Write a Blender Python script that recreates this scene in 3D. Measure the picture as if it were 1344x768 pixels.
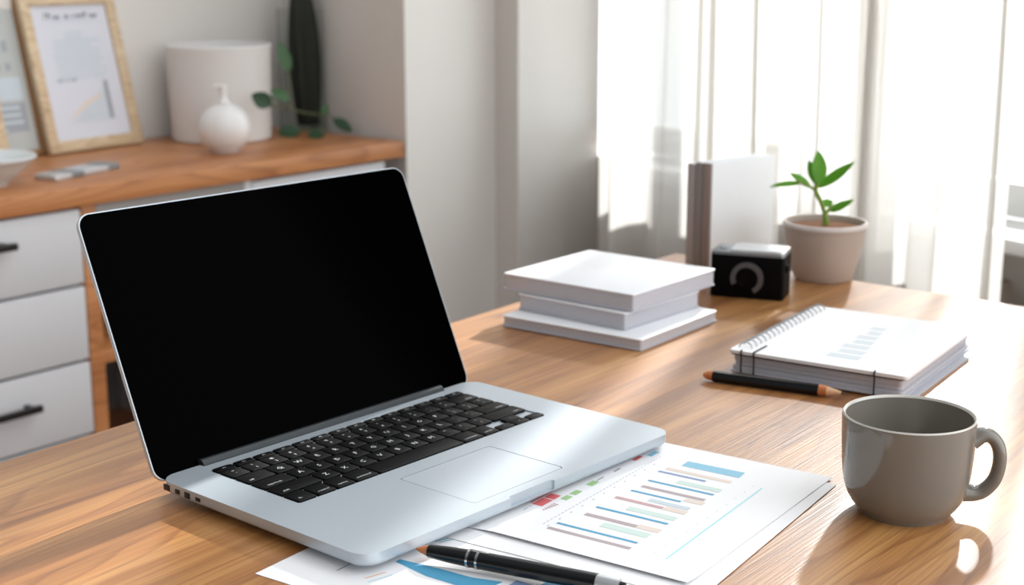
import bpy, bmesh, math, random
from mathutils import Vector, Matrix, Euler

for o in list(bpy.data.objects):
    bpy.data.objects.remove(o)
SC = bpy.context.scene
COL = SC.collection
R = math.radians
random.seed(7)

# ------------------------------------------------------------------ camera
DESK = 0.75
cam_data = bpy.data.cameras.new('camera')
cam_data.sensor_width = 36.0
cam_data.lens = 1942.6 / 1344 * 36.0
cam_data.clip_start = 0.05
cam_data.dof.use_dof = True
cam_data.dof.focus_distance = 1.12
cam_data.dof.aperture_fstop = 8.0
cam = bpy.data.objects.new('camera', cam_data)
COL.objects.link(cam)
cam.location = (0, 0, DESK + 0.42646)
cam.rotation_euler = (math.pi / 2 - 0.22779, 0, 0)
SC.camera = cam

# ------------------------------------------------------------------ light and exposure
SKY_WINDOW, FILL_SIDE, FILL_ROOM, FILL_TOP = 2.7, 2.15, 0.08, 0.26  # side, room and top terms are fill added to brighten the interior
SUN_STRENGTH, SUN_AZIMUTH, SUN_ELEVATION = 8.5, 22.2, 27.0
vs = SC.view_settings
vs.view_transform = 'Standard'
vs.look = 'None'
vs.exposure = 0.0
vs.gamma = 1.0
vs.use_curve_mapping = False

world = bpy.data.worlds.new('sky')
SC.world = world
world.use_nodes = True
wn, wl = world.node_tree.nodes, world.node_tree.links
wn.clear()
wo = wn.new('ShaderNodeOutputWorld')
wb = wn.new('ShaderNodeBackground')
tc = wn.new('ShaderNodeTexCoord')
dt = wn.new('ShaderNodeVectorMath'); dt.operation = 'DOT_PRODUCT'
dt.inputs[1].default_value = (0.80, 0.58, 0.14)
mr = wn.new('ShaderNodeMapRange'); mr.interpolation_type = 'SMOOTHSTEP'
mr.inputs['From Min'].default_value = 0.15
mr.inputs['From Max'].default_value = 0.75
mr.inputs['To Min'].default_value = 0.0
mr.inputs['To Max'].default_value = 1.0
st = wn.new('ShaderNodeMix'); st.data_type = 'FLOAT'
dt2 = wn.new('ShaderNodeVectorMath'); dt2.operation = 'DOT_PRODUCT'
dt2.inputs[1].default_value = (0.94, -0.30, 0.16)
mr2 = wn.new('ShaderNodeMapRange'); mr2.interpolation_type = 'SMOOTHSTEP'
mr2.inputs['From Min'].default_value = 0.05
mr2.inputs['From Max'].default_value = 0.9
mr2.inputs['To Min'].default_value = FILL_ROOM
mr2.inputs['To Max'].default_value = FILL_SIDE
wl.new(tc.outputs['Generated'], dt2.inputs[0])
wl.new(dt2.outputs['Value'], mr2.inputs['Value'])
sz = wn.new('ShaderNodeSeparateXYZ'); wl.new(tc.outputs['Generated'], sz.inputs[0])
mr3 = wn.new('ShaderNodeMapRange'); mr3.interpolation_type = 'SMOOTHSTEP'
mr3.inputs['From Min'].default_value = 0.35; mr3.inputs['From Max'].default_value = 0.95
mr3.inputs['To Min'].default_value = 0.0; mr3.inputs['To Max'].default_value = FILL_TOP
wl.new(sz.outputs['Z'], mr3.inputs['Value'])
ad = wn.new('ShaderNodeMath'); ad.operation = 'ADD'
wl.new(mr2.outputs['Result'], ad.inputs[0]); wl.new(mr3.outputs['Result'], ad.inputs[1])
wl.new(ad.outputs[0], st.inputs[2])
st.inputs[3].default_value = SKY_WINDOW
cm = wn.new('ShaderNodeMix'); cm.data_type = 'RGBA'
cm.inputs[6].default_value = (0.96, 0.985, 1.0, 1)
cm.inputs[7].default_value = (0.95, 0.98, 1.0, 1)
wl.new(tc.outputs['Generated'], dt.inputs[0])
wl.new(dt.outputs['Value'], mr.inputs['Value'])
wl.new(mr.outputs['Result'], st.inputs[0])
wl.new(mr.outputs['Result'], cm.inputs[0])
wl.new(st.outputs[0], wb.inputs['Strength'])
wl.new(cm.outputs[2], wb.inputs['Color'])
wl.new(wb.outputs[0], wo.inputs['Surface'])

sun_data = bpy.data.lights.new('sun', 'SUN')
sun_data.energy = SUN_STRENGTH
sun_data.angle = R(1.6)
sun_data.color = (1.0, 0.95, 0.90)
sun = bpy.data.objects.new('sun', sun_data)
COL.objects.link(sun)
_sd = Vector((math.sin(R(SUN_AZIMUTH)) * math.cos(R(SUN_ELEVATION)),
              math.cos(R(SUN_AZIMUTH)) * math.cos(R(SUN_ELEVATION)), math.sin(R(SUN_ELEVATION))))
sun.rotation_euler = _sd.to_track_quat('Z', 'Y').to_euler()
sun.location = (2, 6, 4)

# ------------------------------------------------------------------ materials
def srgb(r, g, b):
    f = lambda c: (c / 255 / 12.92) if c / 255 <= 0.04045 else ((c / 255 + 0.055) / 1.055) ** 2.4
    return (f(r), f(g), f(b), 1.0)

def mat(name, col, rough=0.6, metal=0.0, spec=0.5, coat=0.0, noise=0.0, nscale=40.0, bump=0.0):
    m = bpy.data.materials.new(name); m.use_nodes = True
    nt = m.node_tree; b = nt.nodes['Principled BSDF']
    b.inputs['Base Color'].default_value = col
    b.inputs['Roughness'].default_value = rough
    b.inputs['Metallic'].default_value = metal
    b.inputs['Specular IOR Level'].default_value = spec
    b.inputs['Coat Weight'].default_value = coat
    if noise or bump:
        t = nt.nodes.new('ShaderNodeTexCoord'); n = nt.nodes.new('ShaderNodeTexNoise')
        n.inputs['Scale'].default_value = nscale; n.inputs['Detail'].default_value = 4
        nt.links.new(t.outputs['Object'], n.inputs['Vector'])
        if noise:
            mx = nt.nodes.new('ShaderNodeMix'); mx.data_type = 'RGBA'
            mx.inputs[6].default_value = tuple(c * (1 - noise) for c in col[:3]) + (1,)
            mx.inputs[7].default_value = tuple(min(1, c * (1 + noise)) for c in col[:3]) + (1,)
            nt.links.new(n.outputs[0], mx.inputs[0]); nt.links.new(mx.outputs[2], b.inputs['Base Color'])
        if bump:
            bp_ = nt.nodes.new('ShaderNodeBump'); bp_.inputs['Strength'].default_value = bump
            bp_.inputs['Distance'].default_value = 0.001
            nt.links.new(n.outputs[0], bp_.inputs['Height']); nt.links.new(bp_.outputs[0], b.inputs['Normal'])
    return m

def wood(name, dark, mid, light, sx=1.6, sy=16.0, rough=0.36, fine=0.55, spec=0.5):
    """grain runs along the object's X axis"""
    m = bpy.data.materials.new(name); m.use_nodes = True
    nt = m.node_tree; N = nt.nodes; L = nt.links; b = N['Principled BSDF']
    t = N.new('ShaderNodeTexCoord')
    mp = N.new('ShaderNodeMapping'); mp.inputs['Scale'].default_value = (sx, sy, sy * 0.6)
    L.new(t.outputs['Object'], mp.inputs[0])
    n1 = N.new('ShaderNodeTexNoise'); n1.inputs['Scale'].default_value = 1.0
    n1.inputs['Detail'].default_value = 5; n1.inputs['Roughness'].default_value = 0.55
    n1.inputs['Distortion'].default_value = 0.5
    L.new(mp.outputs[0], n1.inputs['Vector'])
    r1 = N.new('ShaderNodeValToRGB')
    e = r1.color_ramp.elements
    e[0].position = 0.28; e[0].color = dark
    e[1].position = 0.72; e[1].color = light
    k = r1.color_ramp.elements.new(0.5); k.color = mid
    L.new(n1.outputs[0], r1.inputs[0])
    # growth rings: repeated dark lines that follow a warped field
    mp2 = N.new('ShaderNodeMapping'); mp2.inputs['Scale'].default_value = (sx * 0.55, sy * 0.32, sy * 0.3)
    L.new(t.outputs['Object'], mp2.inputs[0])
    n2 = N.new('ShaderNodeTexNoise'); n2.inputs['Scale'].default_value = 1.0; n2.inputs['Detail'].default_value = 2
    L.new(mp2.outputs[0], n2.inputs['Vector'])
    mul = N.new('ShaderNodeMath'); mul.operation = 'MULTIPLY'; mul.inputs[1].default_value = 34.0
    L.new(n2.outputs[0], mul.inputs[0])
    fr = N.new('ShaderNodeMath'); fr.operation = 'FRACT'; L.new(mul.outputs[0], fr.inputs[0])
    r2 = N.new('ShaderNodeValToRGB')
    e = r2.color_ramp.elements
    e[0].position = 0.0; e[0].color = (1, 1, 1, 1)
    e[1].position = 1.0; e[1].color = (1, 1, 1, 1)
    k = e.new(0.62); k.color = (0.93, 0.91, 0.90, 1)
    k = e.new(0.9); k.color = (0.70, 0.62, 0.56, 1)
    L.new(fr.outputs[0], r2.inputs[0])
    # fine pores
    mp3 = N.new('ShaderNodeMapping'); mp3.inputs['Scale'].default_value = (sx * 5, sy * 22, sy * 22)
    L.new(t.outputs['Object'], mp3.inputs[0])
    n3 = N.new('ShaderNodeTexNoise'); n3.inputs['Scale'].default_value = 1.0; n3.inputs['Detail'].default_value = 3
    L.new(mp3.outputs[0], n3.inputs['Vector'])
    r3 = N.new('ShaderNodeValToRGB')
    e = r3.color_ramp.elements
    e[0].position = 0.33; e[0].color = (0.72, 0.68, 0.65, 1)
    e[1].position = 0.58; e[1].color = (1, 1, 1, 1)
    L.new(n3.outputs[0], r3.inputs[0])
    m1 = N.new('ShaderNodeMix'); m1.data_type = 'RGBA'; m1.blend_type = 'MULTIPLY'; m1.inputs[0].default_value = 1.0
    L.new(r1.outputs[0], m1.inputs[6]); L.new(r2.outputs[0], m1.inputs[7])
    m2 = N.new('ShaderNodeMix'); m2.data_type = 'RGBA'; m2.blend_type = 'MULTIPLY'; m2.inputs[0].default_value = fine
    L.new(m1.outputs[2], m2.inputs[6]); L.new(r3.outputs[0], m2.inputs[7])
    L.new(m2.outputs[2], b.inputs['Base Color'])
    b.inputs['Roughness'].default_value = rough
    b.inputs['Specular IOR Level'].default_value = spec
    bp_ = N.new('ShaderNodeBump'); bp_.inputs['Strength'].default_value = 0.45; bp_.inputs['Distance'].default_value = 0.0006
    L.new(n3.outputs[0], bp_.inputs['Height']); L.new(bp_.outputs[0], b.inputs['Normal'])
    return m

M = {}
M['wall'] = mat('wall_paint', srgb(226, 223, 219), 0.85, noise=0.02, nscale=6, bump=0.05)
M['floor'] = wood('floor_wood', srgb(120, 84, 54), srgb(150, 108, 72), srgb(172, 130, 92), 1.0, 9, 0.45)
M['desk'] = wood('desk_wood', srgb(132, 80, 38), srgb(184, 126, 68), srgb(222, 168, 104), 1.1, 22, 0.38, 0.9, 0.9)
M['desk'].node_tree.nodes['Principled BSDF'].inputs['Coat Weight'].default_value = 0.2
M['desk'].node_tree.nodes['Principled BSDF'].inputs['Coat Roughness'].default_value = 0.45
M['oak'] = wood('credenza_wood', srgb(164, 104, 62), srgb(190, 128, 80), srgb(208, 148, 98), 1.2, 14, 0.42, 0.3)
M['frame_wood'] = wood('pale_frame_wood', srgb(204, 180, 146), srgb(216, 194, 162), srgb(226, 208, 178), 3, 30, 0.5, 0.2)
M['frame_edge'] = mat('brown_frame_wood', srgb(150, 112, 74), 0.5, noise=0.1)
M['white_lacquer'] = mat('white_lacquer', srgb(203, 204, 208), 0.5, noise=0.01)
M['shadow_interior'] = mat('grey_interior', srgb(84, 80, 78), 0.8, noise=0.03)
M['grey_rail'] = mat('grey_rail', srgb(150, 147, 145), 0.6)
M['dark_handle'] = mat('dark_metal_handle', srgb(44, 42, 42), 0.4, 0.6)
M['alu'] = mat('brushed_aluminium', srgb(188, 197, 205), 0.40, 0.45, bump=0.02, nscale=900)
M['alu_shine'] = mat('polished_aluminium', srgb(232, 234, 236), 0.25, 0.8)
M['screen'] = mat('black_screen_glass', srgb(1, 1, 1), 0.12, 0.0, 0.006)
M['rubber'] = mat('black_rubber', srgb(16, 16, 17), 0.8)
M['hinge'] = mat('hinge_grey', srgb(46, 51, 55), 0.42, 0.4)
M['key'] = mat('key_black', srgb(6, 6, 7), 0.5, 0.0, 0.12)
M['legend'] = mat('key_legend_white', srgb(225, 228, 230), 0.6)
M['port'] = mat('port_dark', srgb(22, 20, 19), 0.5)
M['groove'] = mat('groove_dark', srgb(70, 74, 78), 0.5)
M['track'] = mat('trackpad_glass', srgb(196, 205, 213), 0.36, 0.4)
M['paper'] = mat('white_paper', srgb(240, 240, 242), 0.75, 0, 0.3)
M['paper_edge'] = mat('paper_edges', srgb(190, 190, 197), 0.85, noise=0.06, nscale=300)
M['cover_white'] = mat('white_book_cover', srgb(238, 240, 244), 0.4, 0, 0.45)
M['cover_grey'] = mat('grey_book_cover', srgb(186, 188, 197), 0.55)
M['ink_blue'] = mat('ink_blue', srgb(78, 158, 196), 0.7)
M['ink_sky'] = mat('ink_sky_blue', srgb(134, 190, 214), 0.7)
M['ink_violet'] = mat('ink_violet_blue', srgb(128, 150, 190), 0.7)
M['ink_mauve'] = mat('ink_mauve', srgb(176, 160, 164), 0.7)
M['ink_pink'] = mat('ink_rose', srgb(196, 158, 162), 0.7)
M['ink_beige'] = mat('ink_beige', srgb(222, 208, 198), 0.7)
M['ink_mint'] = mat('ink_mint', srgb(200, 220, 214), 0.7)
M['ink_red'] = mat('ink_red', srgb(220, 108, 112), 0.7)
M['ink_green'] = mat('ink_green', srgb(160, 200, 140), 0.7)
M['ink_grey'] = mat('ink_grey', srgb(160, 164, 172), 0.7)
M['ink_cyan'] = mat('ink_cyan', srgb(160, 222, 232), 0.7)
M['ink_orange'] = mat('ink_orange', srgb(236, 200, 178), 0.7)
M['ink_dark'] = mat('ink_dark', srgb(104, 108, 118), 0.7)
M['ink_pale'] = mat('ink_pale', srgb(196, 208, 216), 0.7)
M['pen_black'] = mat('pen_black_lacquer', srgb(14, 15, 18), 0.28, 0, 0.5)
M['chrome'] = mat('chrome', srgb(200, 200, 200), 0.22, 1.0)
M['copper'] = mat('copper_tip', srgb(206, 128, 78), 0.4, 0.3)
M['pencil_wood'] = mat('sharpened_wood', srgb(224, 178, 138), 0.6, noise=0.1, nscale=200)
M['graphite'] = mat('graphite', srgb(60, 56, 54), 0.5)
M['mug'] = mat('glazed_stoneware', srgb(130, 125, 117), 0.14, 0, 0.5, coat=0.3)
M['mug_rim'] = mat('pale_glazed_rim', srgb(214, 210, 202), 0.2, 0, 0.5, coat=0.3)  # pale colour stands in for window light catching the rim
M['cam_black'] = mat('camera_leatherette', srgb(4, 4, 5), 0.55, 0, 0.1, bump=0.2, nscale=700)
M['cam_ring'] = mat('lens_ring_grey', srgb(92, 90, 92), 0.4, 0.3)
M['silver'] = mat('silver_plate', srgb(206, 209, 212), 0.35, 0.6)
M['silver_dark'] = mat('dull_silver_plate', srgb(140, 146, 150), 0.45, 0.6)
M['lens'] = mat('lens_glass', srgb(3, 3, 4), 0.35, 0, 0.1)
M['pot'] = mat('taupe_ceramic', srgb(186, 172, 162), 0.6, noise=0.03, nscale=20)
M['pot_rim'] = mat('pale_pot_rim', srgb(214, 206, 200), 0.55)
M['soil'] = mat('brown_soil', srgb(134, 88, 56), 0.95, noise=0.35, nscale=160, bump=1.0)
M['stem'] = mat('green_stem', srgb(120, 150, 50), 0.6)
M['leaf'] = mat('bright_leaf', srgb(104, 168, 44), 0.45, noise=0.2, nscale=30)
_nt = M['leaf'].node_tree
_tl = _nt.nodes.new('ShaderNodeBsdfTranslucent'); _tl.inputs[0].default_value = srgb(140, 200, 50)
_mx = _nt.nodes.new('ShaderNodeMixShader'); _mx.inputs[0].default_value = 0.4
_nt.links.new(_nt.nodes['Principled BSDF'].outputs[0], _mx.inputs[1]); _nt.links.new(_tl.outputs[0], _mx.inputs[2])
_nt.links.new(_mx.outputs[0], _nt.nodes['Material Output'].inputs[0])
M['leaf_dark'] = mat('dark_leaf', srgb(30, 66, 34), 0.5, noise=0.25, nscale=30)
M['leaf_mid'] = mat('mid_leaf', srgb(70, 112, 70), 0.5, noise=0.2, nscale=30)
M['vine'] = mat('vine_stem', srgb(104, 110, 80), 0.6)
M['cactus'] = mat('dark_cactus', srgb(34, 38, 30), 0.7, noise=0.25, nscale=50, bump=0.4)
M['white_ceramic'] = mat('white_ceramic', srgb(228, 227, 226), 0.3, 0, 0.5)
M['matt_white'] = mat('matt_white_planter', srgb(226, 225, 224), 0.7)
M['planter_inside'] = mat('grey_planter_inside', srgb(150, 146, 144), 0.8)
M['bowl'] = mat('pale_grey_bowl', srgb(206, 212, 214), 0.4)
M['bowl_out'] = mat('grey_bowl_outside', srgb(160, 158, 156), 0.5)
M['doc_blue'] = mat('framed_print_paper', srgb(214, 216, 226), 0.6, 0, 0.3)
M['doc_grey'] = mat('grey_poster_paper', srgb(186, 190, 188), 0.6, 0, 0.3)
M['spine'] = mat('grey_spine', srgb(172, 164, 163), 0.6)
M['spine_dark'] = mat('dark_grey_spine', srgb(142, 134, 133), 0.6)
M['spine_brown'] = mat('brown_grey_spine', srgb(150, 134, 127), 0.6)
M['board_white'] = mat('white_board_cover', srgb(242, 245, 247), 0.5)
M['window_white'] = mat('white_window_frame', srgb(228, 230, 230), 0.4)
M['radiator'] = mat('radiator_enamel', srgb(160, 150, 142), 0.5)
M['gasket'] = mat('dark_gasket', srgb(70, 82, 80), 0.5)
M['wire'] = mat('dark_wire', srgb(168, 172, 178), 0.35, 0.5)
M['strap'] = mat('black_elastic', srgb(40, 40, 46), 0.7)

def glass_mat(name, tint, gloss):
    m = bpy.data.materials.new(name); m.use_nodes = True
    nt = m.node_tree; N = nt.nodes; N.clear()
    o = N.new('ShaderNodeOutputMaterial'); tr = N.new('ShaderNodeBsdfTransparent'); g = N.new('ShaderNodeBsdfGlossy')
    fr = N.new('ShaderNodeLayerWeight'); fr.inputs[0].default_value = gloss
    mx = N.new('ShaderNodeMixShader')
    tr.inputs[0].default_value = tint; g.inputs['Roughness'].default_value = 0.02
    nt.links.new(fr.outputs['Fresnel'], mx.inputs[0]); nt.links.new(tr.outputs[0], mx.inputs[1])
    nt.links.new(g.outputs[0], mx.inputs[2]); nt.links.new(mx.outputs[0], o.inputs[0])
    return m
M['pane'] = glass_mat('window_glass', (0.97, 0.99, 1, 1), 0.2)
M['vase_glass'] = glass_mat('vase_glass', (0.96, 0.97, 0.965, 1), 0.04)

def sheer(name, see, col):
    m = bpy.data.materials.new(name); m.use_nodes = True
    nt = m.node_tree; N = nt.nodes; N.clear()
    o = N.new('ShaderNodeOutputMaterial'); tr = N.new('ShaderNodeBsdfTransparent')
    tl = N.new('ShaderNodeBsdfTranslucent'); df = N.new('ShaderNodeBsdfDiffuse')
    a = N.new('ShaderNodeMixShader'); a.inputs[0].default_value = 0.35
    b = N.new('ShaderNodeMixShader')
    tx = N.new('ShaderNodeTexCoord'); nz = N.new('ShaderNodeTexNoise')
    nz.inputs['Scale'].default_value = 500
    rg = N.new('ShaderNodeMapRange')
    rg.inputs['To Min'].default_value = 1 - see - 0.08; rg.inputs['To Max'].default_value = 1 - see + 0.08
    nt.links.new(tx.outputs['Object'], nz.inputs['Vector']); nt.links.new(nz.outputs[0], rg.inputs['Value'])
    nt.links.new(rg.outputs[0], b.inputs[0])
    tl.inputs[0].default_value = col; df.inputs[0].default_value = col
    nt.links.new(tl.outputs[0], a.inputs[1]); nt.links.new(df.outputs[0], a.inputs[2])
    nt.links.new(tr.outputs[0], b.inputs[1]); nt.links.new(a.outputs[0], b.inputs[2])
    nt.links.new(b.outputs[0], o.inputs[0])
    return m
M['curtain'] = sheer('sheer_white_voile', 0.17, srgb(228, 226, 222))

# ------------------------------------------------------------------ helpers
def rot(deg):
    return Matrix.Rotation(R(deg), 4, 'Z')

def link(name, me, mats, parent=None):
    o = bpy.data.objects.new(name, me)
    for m in (mats if isinstance(mats, (list, tuple)) else [mats]):
        me.materials.append(M[m] if isinstance(m, str) else m)
    COL.objects.link(o)
    if parent is not None:
        o.parent = parent
    return o

def done(name, bm, mats, parent=None, smooth=35, loc=None, rotz=None):
    bmesh.ops.recalc_face_normals(bm, faces=bm.faces[:])
    me = bpy.data.meshes.new(name)
    bm.to_mesh(me); bm.free()
    if smooth:
        me.polygons.foreach_set('use_smooth', [True] * len(me.polygons))
        me.set_sharp_from_angle(angle=R(smooth))
    o = link(name, me, mats, parent)
    if loc is not None: o.location = loc
    if rotz is not None: o.rotation_euler = (0, 0, R(rotz))
    return o

def tag(o, label=None, cat=None, group=None, kind=None):
    if label: o['label'] = label
    if cat: o['category'] = cat
    if group: o['group'] = group
    if kind: o['kind'] = kind
    return o

def thing(name, label, cat, loc=(0, 0, 0), rotz=0, group=None):
    o = bpy.data.objects.new(name, None)
    o.empty_display_size = 0.05
    COL.objects.link(o)
    o.location = loc; o.rotation_euler = (0, 0, R(rotz))
    return tag(o, label, cat, group)

def bm_box(bm, x0, x1, y0, y1, z0, z1, mi=0, bev=0.0, seg=2, mtx=None):
    v = [bm.verts.new(p) for p in ((x0, y0, z0), (x1, y0, z0), (x1, y1, z0), (x0, y1, z0),
                                   (x0, y0, z1), (x1, y0, z1), (x1, y1, z1), (x0, y1, z1))]
    fs = [bm.faces.new([v[i] for i in q]) for q in ((3, 2, 1, 0), (4, 5, 6, 7), (0, 1, 5, 4), (1, 2, 6, 5), (2, 3, 7, 6), (3, 0, 4, 7))]
    for f in fs: f.material_index = mi
    es = list({e for f in fs for e in f.edges})
    vs_ = v
    if bev:
        r = bmesh.ops.bevel(bm, geom=es, offset=bev, segments=seg, profile=0.5, affect='EDGES', clamp_overlap=True)
        vs_ = list({w for f in r['faces'] for w in f.verts} | {w for w in v if w.is_valid})
        for f in r['faces']: f.material_index = mi
    if mtx is not None:
        bmesh.ops.transform(bm, matrix=mtx, verts=[w for w in vs_ if w.is_valid])

def box(name, dims, mats, parent=None, bev=0.0, loc=None, rotz=None, seg=2):
    bm = bmesh.new(); bm_box(bm, *dims, bev=bev, seg=seg)
    return done(name, bm, mats, parent, loc=loc, rotz=rotz)

def rrect(x0, x1, y0, y1, r, n=6):
    pts = []
    for cx, cy, a0 in ((x1 - r, y1 - r, 0), (x0 + r, y1 - r, 90), (x0 + r, y0 + r, 180), (x1 - r, y0 + r, 270)):
        for i in range(n + 1):
            a = R(a0 + 90 * i / n)
            pts.append((cx + r * math.cos(a), cy + r * math.sin(a)))
    return pts

def bm_prism(bm, pts, z0, z1, bt=0.0, bb=0.0, mi=0, seg=2):
    """prism of an outline, with optional bevel of the top and bottom rim"""
    lo = [bm.verts.new((x, y, z0)) for x, y in pts]
    hi = [bm.verts.new((x, y, z1)) for x, y in pts]
    n = len(pts)
    fb = bm.faces.new(lo[::-1]); ft = bm.faces.new(hi)
    fs = [fb, ft]
    for i in range(n):
        fs.append(bm.faces.new((lo[i], lo[(i + 1) % n], hi[(i + 1) % n], hi[i])))
    for f in fs: f.material_index = mi
    for f, b in ((ft, bt), (fb, bb)):
        if b:
            r = bmesh.ops.bevel(bm, geom=list(f.edges), offset=b, segments=seg, profile=0.5, affect='EDGES', clamp_overlap=True)
            for q in r['faces']: q.material_index = mi

def prism(name, pts, z0, z1, mats, parent=None, bt=0.0, bb=0.0, seg=2, loc=None, rotz=None, smooth=35):
    bm = bmesh.new(); bm_prism(bm, pts, z0, z1, bt, bb, seg=seg)
    return done(name, bm, mats, parent, smooth, loc, rotz)

def bm_lathe(bm, prof, n=48, mi=0, c=(0, 0)):
    rings = []
    for r, z in prof:
        if r < 1e-6:
            rings.append([bm.verts.new((c[0], c[1], z))])
        else:
            rings.append([bm.verts.new((c[0] + r * math.cos(2 * math.pi * i / n), c[1] + r * math.sin(2 * math.pi * i / n), z)) for i in range(n)])
    for a, b in zip(rings, rings[1:]):
        if len(a) == 1 and len(b) == 1: continue
        for i in range(n):
            j = (i + 1) % n
            if len(a) == 1: f = bm.faces.new((a[0], b[i], b[j]))
            elif len(b) == 1: f = bm.faces.new((a[i], a[j], b[0]))
            else: f = bm.faces.new((a[i], a[j], b[j], b[i]))
            f.material_index = mi

def lathe(name, prof, mats, parent=None, n=48, smooth=40, loc=None):
    bm = bmesh.new(); bm_lathe(bm, prof, n)
    return done(name, bm, mats, parent, smooth, loc)

def catmull(pts, k=8):
    P = [Vector(p) for p in pts]
    P = [P[0] * 2 - P[1]] + P + [P[-1] * 2 - P[-2]]
    out = []
    for i in range(1, len(P) - 2):
        for j in range(k):
            t = j / k
            a, b, c, d = P[i - 1], P[i], P[i + 1], P[i + 2]
            out.append(0.5 * ((2 * b) + (c - a) * t + (2 * a - 5 * b + 4 * c - d) * t * t + (3 * b - a - 3 * c + d) * t ** 3))
    out.append(P[-2])
    return out

def bm_tube(bm, pts, rad, n=10, mi=0, closed=False, sq=1.0, cap=True, upv=None):
    """tube along points; rad a number or list; sq squashes across the local second axis"""
    P = [Vector(p) for p in pts]; m = len(P)
    rings = []; prev = None
    for i, p in enumerate(P):
        if closed: t = (P[(i + 1) % m] - P[i - 1]).normalized()
        else: t = (P[min(i + 1, m - 1)] - P[max(i - 1, 0)]).normalized()
        if prev is None:
            u = Vector(upv) if upv else (Vector((0, 0, 1)) if abs(t.z) < 0.9 else Vector((1, 0, 0)))
        else: u = prev
        u = (u - t * u.dot(t)).normalized(); prev = u
        w = t.cross(u)
        r = rad[i] if isinstance(rad, (list, tuple)) else rad
        rings.append([bm.verts.new(p + u * (r * math.cos(2 * math.pi * k / n)) + w * (r * sq * math.sin(2 * math.pi * k / n))) for k in range(n)])
    for i in range(m if closed else m - 1):
        a, b = rings[i], rings[(i + 1) % m]
        for k in range(n):
            f = bm.faces.new((a[k], a[(k + 1) % n], b[(k + 1) % n], b[k])); f.material_index = mi
    if cap and not closed:
        for q in (rings[0][::-1], rings[-1]):
            f = bm.faces.new(q); f.material_index = mi

def tube(name, pts, rad, mats, parent=None, n=10, **k):
    bm = bmesh.new(); bm_tube(bm, pts, rad, n, **k)
    return done(name, bm, mats, parent, 50)

def cut(o, cutters):
    """boolean difference, baked into the mesh"""
    for c in cutters:
        md = o.modifiers.new('cut', 'BOOLEAN'); md.operation = 'DIFFERENCE'; md.solver = 'EXACT'; md.object = c
    dg = bpy.context.evaluated_depsgraph_get(); dg.update()
    me = bpy.data.meshes.new_from_object(o.evaluated_get(dg))
    o.modifiers.clear(); old = o.data; o.data = me
    for c in cutters:
        cm_ = c.data; bpy.data.objects.remove(c); bpy.data.meshes.remove(cm_)
    me.polygons.foreach_set('use_smooth', [True] * len(me.polygons))
    me.set_sharp_from_angle(angle=R(35))
    return o

def quad(bm, pts, z, mi):
    f = bm.faces.new([bm.verts.new((x, y, z)) for x, y in pts]); f.material_index = mi
    if f.normal.z < 0: f.normal_flip()
    return f

def rect(bm, x0, x1, y0, y1, z, mi):
    quad(bm, ((x0, y0), (x1, y0), (x1, y1), (x0, y1)), z, mi)

# ------------------------------------------------------------------ the setting
E1 = Vector((math.cos(R(51)), math.sin(R(51)), 0))          # along the left wall, away from the camera
S1 = Vector((math.cos(R(130)), math.sin(R(130)), 0))        # into the recess
PE = Vector((-0.253, 3.533, 0))                             # front right corner of the credenza = pier edge
PK = PE + S1 * 0.54
PA = Vector((-0.0431, 3.7922, 0)); PB = Vector((0.0155, 3.7336, 0)); PW = Vector((0.234, 4.0, 0))
DW = Vector((math.cos(R(-57)), math.sin(R(-57)), 0)); NI = Vector((-0.8387, -0.5446, 0))
HT = 2.7

def wall(name, outline, z0=0.0, z1=HT, m='wall'):
    return tag(prism(name, [(p.x, p.y) for p in outline], z0, z1, m, smooth=0), kind='structure')

b = bmesh.new(); bm_box(b, -5, 5, -3, 6, -0.1, 0)
tag(done('floor', b, 'floor', smooth=0), kind='structure')
wall('wall_left', [PK - E1 * 3.6, PK + E1 * 0.0, PK + S1 * 0.1, PK - E1 * 3.6 + S1 * 0.1])
wall('wall_recess', [PE, PA, PA + S1 * 0.9, PE + S1 * 0.9])
wall('wall_pier', [PB, PW, PW + S1 * 1.0, PA + S1 * 0.3 + (PB - PA) * 0.0, PA])
# window wall: low wall, head, right part
WIN_L = 2.10; SILL = 0.66; HEAD = 2.35
W2 = PW + DW * WIN_L; OUT = -NI
wall('wall_window', [PW + OUT * 0.0, W2, W2 + OUT * 0.12, PW + OUT * 0.12], 0, SILL - 0.03)
wall('wall_window_head', [PW, W2, W2 + OUT * 0.12, PW + OUT * 0.12], HEAD, HT)
wall('wall_window_right', [W2, W2 + DW * 0.9, W2 + DW * 0.9 + OUT * 0.12, W2 + OUT * 0.12])
# window
win = thing('window_1', None, None, (PW.x, PW.y, 0), -57)
win['kind'] = 'structure'
b = bmesh.new()
for x0, x1, z0, z1 in ((0.0, 0.06, SILL, HEAD), (WIN_L - 0.06, WIN_L, SILL, HEAD), (0.06, WIN_L - 0.06, SILL, SILL + 0.07),
                       (0.06, WIN_L - 0.06, HEAD - 0.07, HEAD), (0.40, 0.46, SILL + 0.07, HEAD - 0.07)):
    bm_box(b, x0, x1, 0.02, 0.09, z0, z1, bev=0.004)
done('window_frame', b, 'window_white', win)
for x0, x1 in ((0.06, 0.40), (0.46, WIN_L - 0.06)):
    box('window_pane', (x0, x1, 0.05, 0.056, SILL + 0.07, HEAD - 0.07), 'pane', win)
b = bmesh.new(); bm_box(b, 0.24, WIN_L + 0.15, -0.16, 0.02, SILL - 0.03, SILL, bev=0.005)
tag(done('trim_1', b, 'window_white', loc=(PW.x, PW.y, 0), rotz=-57), kind='structure')

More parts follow.
